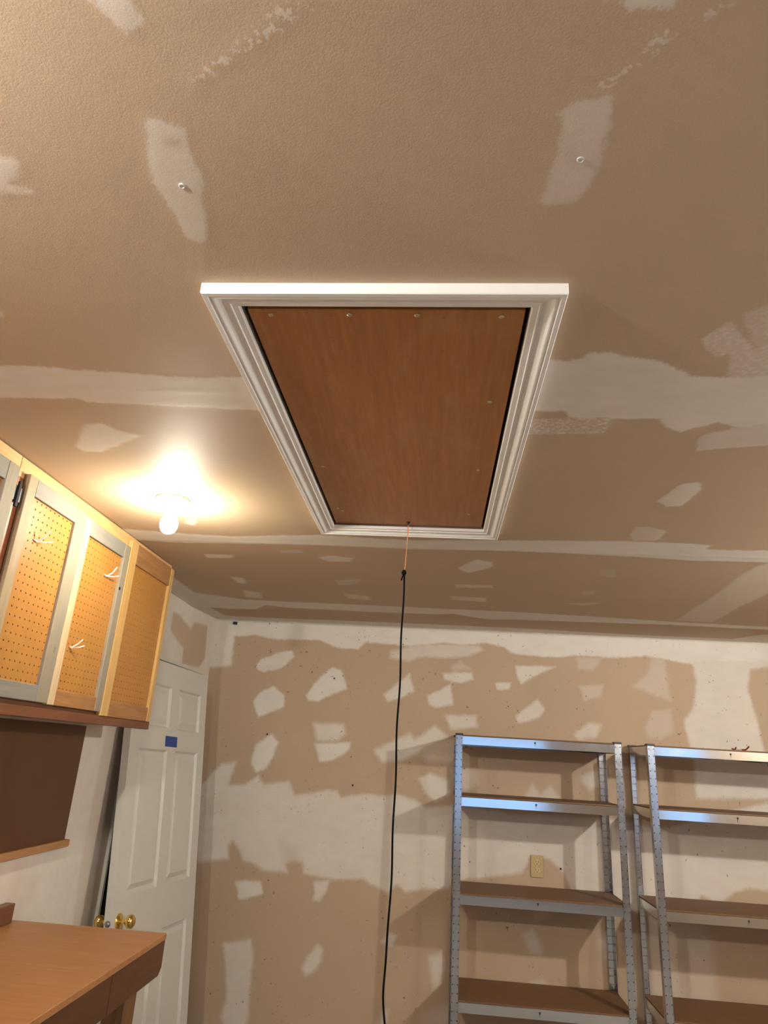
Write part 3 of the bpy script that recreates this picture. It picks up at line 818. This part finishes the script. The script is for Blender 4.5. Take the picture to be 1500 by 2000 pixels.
# local frame: X across the door, Y out of its face, Z up
cols = ((.095, .385), (.478, .752))
rows = ((DH - .330, DH - .118), (DH - 1.058, DH - .436), (DH - 1.830, DH - 1.246))
dm = MB()
xs = [0, cols[0][0], cols[0][1], cols[1][0], cols[1][1], DW]
zs = [0, rows[2][0], rows[2][1], rows[1][0], rows[1][1], rows[0][0], rows[0][1], DH]
for i in range(5):
    for j in range(7):
        if i in (1, 3) and j in (1, 3, 5):
            continue
        for yy in (0, -DT):
            dm.add([(xs[i], yy, zs[j]), (xs[i + 1], yy, zs[j]), (xs[i + 1], yy, zs[j + 1]), (xs[i], yy, zs[j + 1])], [(0, 1, 2, 3)])
dm.add([(0, 0, 0), (DW, 0, 0), (DW, 0, DH), (0, 0, DH), (0, -DT, 0), (DW, -DT, 0), (DW, -DT, DH), (0, -DT, DH)], [(0, 1, 5, 4), (1, 2, 6, 5), (2, 3, 7, 6), (3, 0, 4, 7)])
slab = link('slab', dm, 'white_door', door)
for a, b in cols:
    for c, d in rows:
        pm = MB()
        # moulded recess: down a chamfer, flat groove, up to the raised field
        for s in (1, -1):
            y0 = 0 if s == 1 else -DT
            rings = [(0, 0), (.009, -.013), (.020, -.013), (.042, -.003)]
            V = []
            for t, dep in rings:
                V += [(a + t, y0 + s * dep, c + t), (b - t, y0 + s * dep, c + t), (b - t, y0 + s * dep, d - t), (a + t, y0 + s * dep, d - t)]
            Fc = [(r * 4 + q, r * 4 + (q + 1) % 4, r * 4 + 4 + (q + 1) % 4, r * 4 + 4 + q) for r in range(3) for q in range(4)] + [(12, 13, 14, 15)]
            pm.add(V, Fc)
        link('moulded_panel', pm, 'white_door', door)
KZ = DH - 1.150
for s, y0 in ((1, 0), (-1, -DT)):
    kb = link('knob', MB().lathe([(.010, .004), (.010, .030), (.017, .036), (.026, .044), (.0285, .054), (.026, .064), (.018, .070), (.008, .072), (0, .0722)], (.058, y0, KZ), (0, s, 0), 28), 'brass', door, smooth=True, label='round polished brass knob')
    link('rosette', MB().lathe([(.033, 0), (.033, .003), (.028, .007), (.018, .010), (.011, .012)], (.058, y0, KZ), (0, s, 0), 28), 'brass', kb, smooth=True)
link('latch_plate', MB().lathe([(.013, 0), (.013, .001), (.009, .0015), (.009, .006), (.006, .009), (0, .0095)], (0, -DT / 2, KZ), (-1, 0, 0), 20), 'latch', door, smooth=True, label='dark steel latch bolt')
link('tape', MB().box((.352, .0003, DH - .418), (.486, .0010, DH - .366)), 'tape', door, label='strip of blue painter\'s tape')

# ------------------------------------------------------------ galvanised shelving
UW, UD, UT = .915, .398, 1.773
TIERS = (1.767, 1.446, .968, .489, .105)
PWD = .037
def make_unit(loc, label):
    o = loc
    u = thing('shelving_unit', loc, label, 'shelving unit', 'galvanised shelving units by the back wall')
    ox, oy, oz = loc
    for bx in (0, 1):
        for by in (0, 1):
            sx = 1 if bx == 0 else -1
            sy = 1 if by == 0 else -1
            cx, cy = ox + bx * UW, oy + by * UD
            mb = MB()
            nrow = 46
            ch = (UT - .004) / nrow
            mb.perforated((cx, cy, .004), (sx, 0, 0), (0, 0, 1), (0, sy * .0016, 0), 2, nrow, PWD / 2, ch, .0024, .0034,
                          off=lambda i, j: ((-.0030, 0) if i == 0 else (.0040, 0)))
            # thickness behind the pierced face, and the folded side flange
            mb.box((min(cx, cx + sx * .0016), min(cy, cy + sy * PWD), .004), (max(cx, cx + sx * .0016), max(cy, cy + sy * PWD), UT))
            mb.box((min(cx + sx * (PWD - .0016), cx + sx * PWD), min(cy, cy + sy * .005), .004), (max(cx + sx * (PWD - .0016), cx + sx * PWD), max(cy, cy + sy * .005), UT))
            p = link('post', mb, 'galv', u, o)
            em = MB()
            for j in range(nrow):
                z = .004 + (j + .5) * ch
                x0, x1 = sorted((cx + sx * .010, cx + sx * .028))
                em.box((x0, min(cy - sy * .0009, cy), z - .0010), (x1, max(cy - sy * .0009, cy), z + .0010))
            e = link('embossed_ribs', em, 'galv', p, o)
            e['kind'] = 'stuff'
            if by == 0:
                link('hole_shade', MB().box((min(cx + sx * .0018, cx + sx * (PWD - .0018)), cy + .0017, .006), (max(cx + sx * .0018, cx + sx * (PWD - .0018)), cy + .0024, UT - .004)), 'slot', p, o)  # near-black strip added behind the holes so they look shaded
            link('post_cap', MB().bev((cx - .003 if bx == 0 else cx - .040, cy - .003 if by == 0 else cy - .040, UT - .004), (cx + .040 if bx == 0 else cx + .003, cy + .040 if by == 0 else cy + .003, UT + .007), .0015), 'black', u, o)
    for z in TIERS:
        H = .046
        for by in (0, 1):
            y = oy + .0022 if by == 0 else oy + UD - .0022
            s = 1 if by == 0 else -1
            # C-section: web, returned top and bottom lips
            prof2 = [(0, -H), (.011, -H), (.011, -H + .0014), (.0014, -H + .0014), (.0014, -.0024), (.005, -.0020), (.012, -.0020), (.012, 0), (.002, 0), (0, -.002)]
            b = link('beam', MB().prism([(y + s * a, z + c) for a, c in prof2], 'x', ox + PWD - .004, ox + UW - PWD + .004), 'galv_beam', u, o)
            if by == 0:
                mx_ = ox + UW / 2 - .015
                link('slot', MB().lathe([(.0052, 0), (.0052, .0004), (0, .0005)], (mx_, y - .0001, z - .017), (0, -1, 0), 12).box((mx_ - .0026, y - .0006, z - .034), (mx_ + .0026, y - .0001, z - .017)), 'slot', b, o)
                link('tab', MB().bev((mx_ - .0022, y - .0024, z - .036), (mx_ + .0032, y - .0006, z - .024), .0008), 'galv_beam', b, o)
        for bx in (0, 1):
            x = ox + .0022 if bx == 0 else ox + UW - .0022
            s = 1 if bx == 0 else -1
            prof2 = [(0, -H), (.011, -H), (.011, -H + .0014), (.0014, -H + .0014), (.0014, -.0020), (.012, -.0020), (.012, 0), (0, 0)]
            link('side_beam', MB().prism([(x + s * a, z + c) for a, c in prof2], 'y', oy + PWD - .004, oy + UD - PWD + .004), 'galv_beam', u, o)
        link('shelf_board', MB().box((ox + .0045, oy + .0045, z + .0005), (ox + UW - .0045, oy + UD - .0045, z + .0065)), 'board', u, o)
    return u
un1 = make_unit((.121, 4.072, 0), 'left galvanised shelving unit, fully in view around the wall outlet')
un2 = dup(un1, (1.172, 4.052, 0), 'right galvanised shelving unit, cut off by the right edge of the photo')

# small red-handled tool on top of the right unit
zt = TIERS[0] + .0068
tool = thing('pliers', (1.69, 4.10, zt), 'small red-handled tool lying on top of the right shelving unit', 'tool')
TO = (1.69, 4.10, zt)
link('handle', MB().tube([(1.692, 4.098, zt + .004), (1.712, 4.094, zt + .005), (1.722, 4.092, zt + .012), (1.732, 4.090, zt + .024)], .0040, 8), 'red', tool, TO, True)
link('handle', MB().tube([(1.640, 4.094, zt + .006), (1.652, 4.096, zt + .005), (1.660, 4.096, zt + .006), (1.664, 4.095, zt + .017)], .0040, 8), 'red', tool, TO, True)
link('jaw', MB().bev((1.660, 4.094, zt + .0005), (1.696, 4.104, zt + .007), .002), 'galv', tool, TO)

# ------------------------------------------------------------ wall outlet
out = thing('wall_outlet', (.618, YB, 1.078), 'ivory duplex wall outlet behind the left shelving unit', 'outlet')
OO = (.618, YB, 1.078)
yo = YB - .0015
link('plate', MB().bev((.581, yo - .006, 1.020), (.655, yo, 1.137), .003), 'ivory', out, OO)
for zc in (1.100, 1.057):
    r = link('receptacle', MB().lathe([(.0165, 0), (.0165, .001), (.0155, .002), (0, .002)], (.618, yo - .006, zc), (0, -1, 0), 24), 'ivory_dark', out, OO)
    link('slot', MB().box((.6095, yo - .0088, zc - .002), (.6120, yo - .0079, zc + .009)), 'slot', r, OO)
    link('slot', MB().box((.6240, yo - .0088, zc - .001), (.6262, yo - .0079, zc + .008)), 'slot', r, OO)
    link('slot', MB().lathe([(.0028, 0), (.0028, .0008), (0, .0008)], (.618, yo - .0080, zc - .008), (0, -1, 0), 10), 'slot', r, OO)
link('screw', MB().lathe([(.003, 0), (.003, .001), (0, .0015)], (.618, yo - .006, 1.0785), (0, -1, 0), 10), 'screw', out, OO)

# filled and open screw holes in the boards
ceil_o = bpy.data.objects['ceiling']; back_o = bpy.data.objects['wall_back']
for x, y in ((0.179, 0.739), (-0.409, 0.777)):
    link('screw_dimple', MB().lathe([(.0052, 0), (.0052, -.0012), (.0035, -.0016), (.0030, -.0008), (.0005, -.0008)], (x, y, ZC - .0008), n=14), 'jamb', ceil_o, smooth=True)
for x, z in ((-0.662, 2.089), (-1.064, 1.721), (-0.495, 1.452), (0.754, 1.074)):
    link('screw_hole', MB().lathe([(.0062, 0), (.0062, .0004), (.001, .0005)], (x, YB - .0014, z), (0, -1, 0), 12), 'black', back_o)

# small dark clip left in the corner of ceiling and back wall
tag(link('clip', MB().bev((-1.378, YB - .016, ZC - .026), (-1.350, YB - .002, ZC - .008), .002).box((-1.368, YB - .024, ZC - .020), (-1.356, YB - .014, ZC - .010)), 'black'),
    'small dark clip at the top left of the back wall', 'clip')
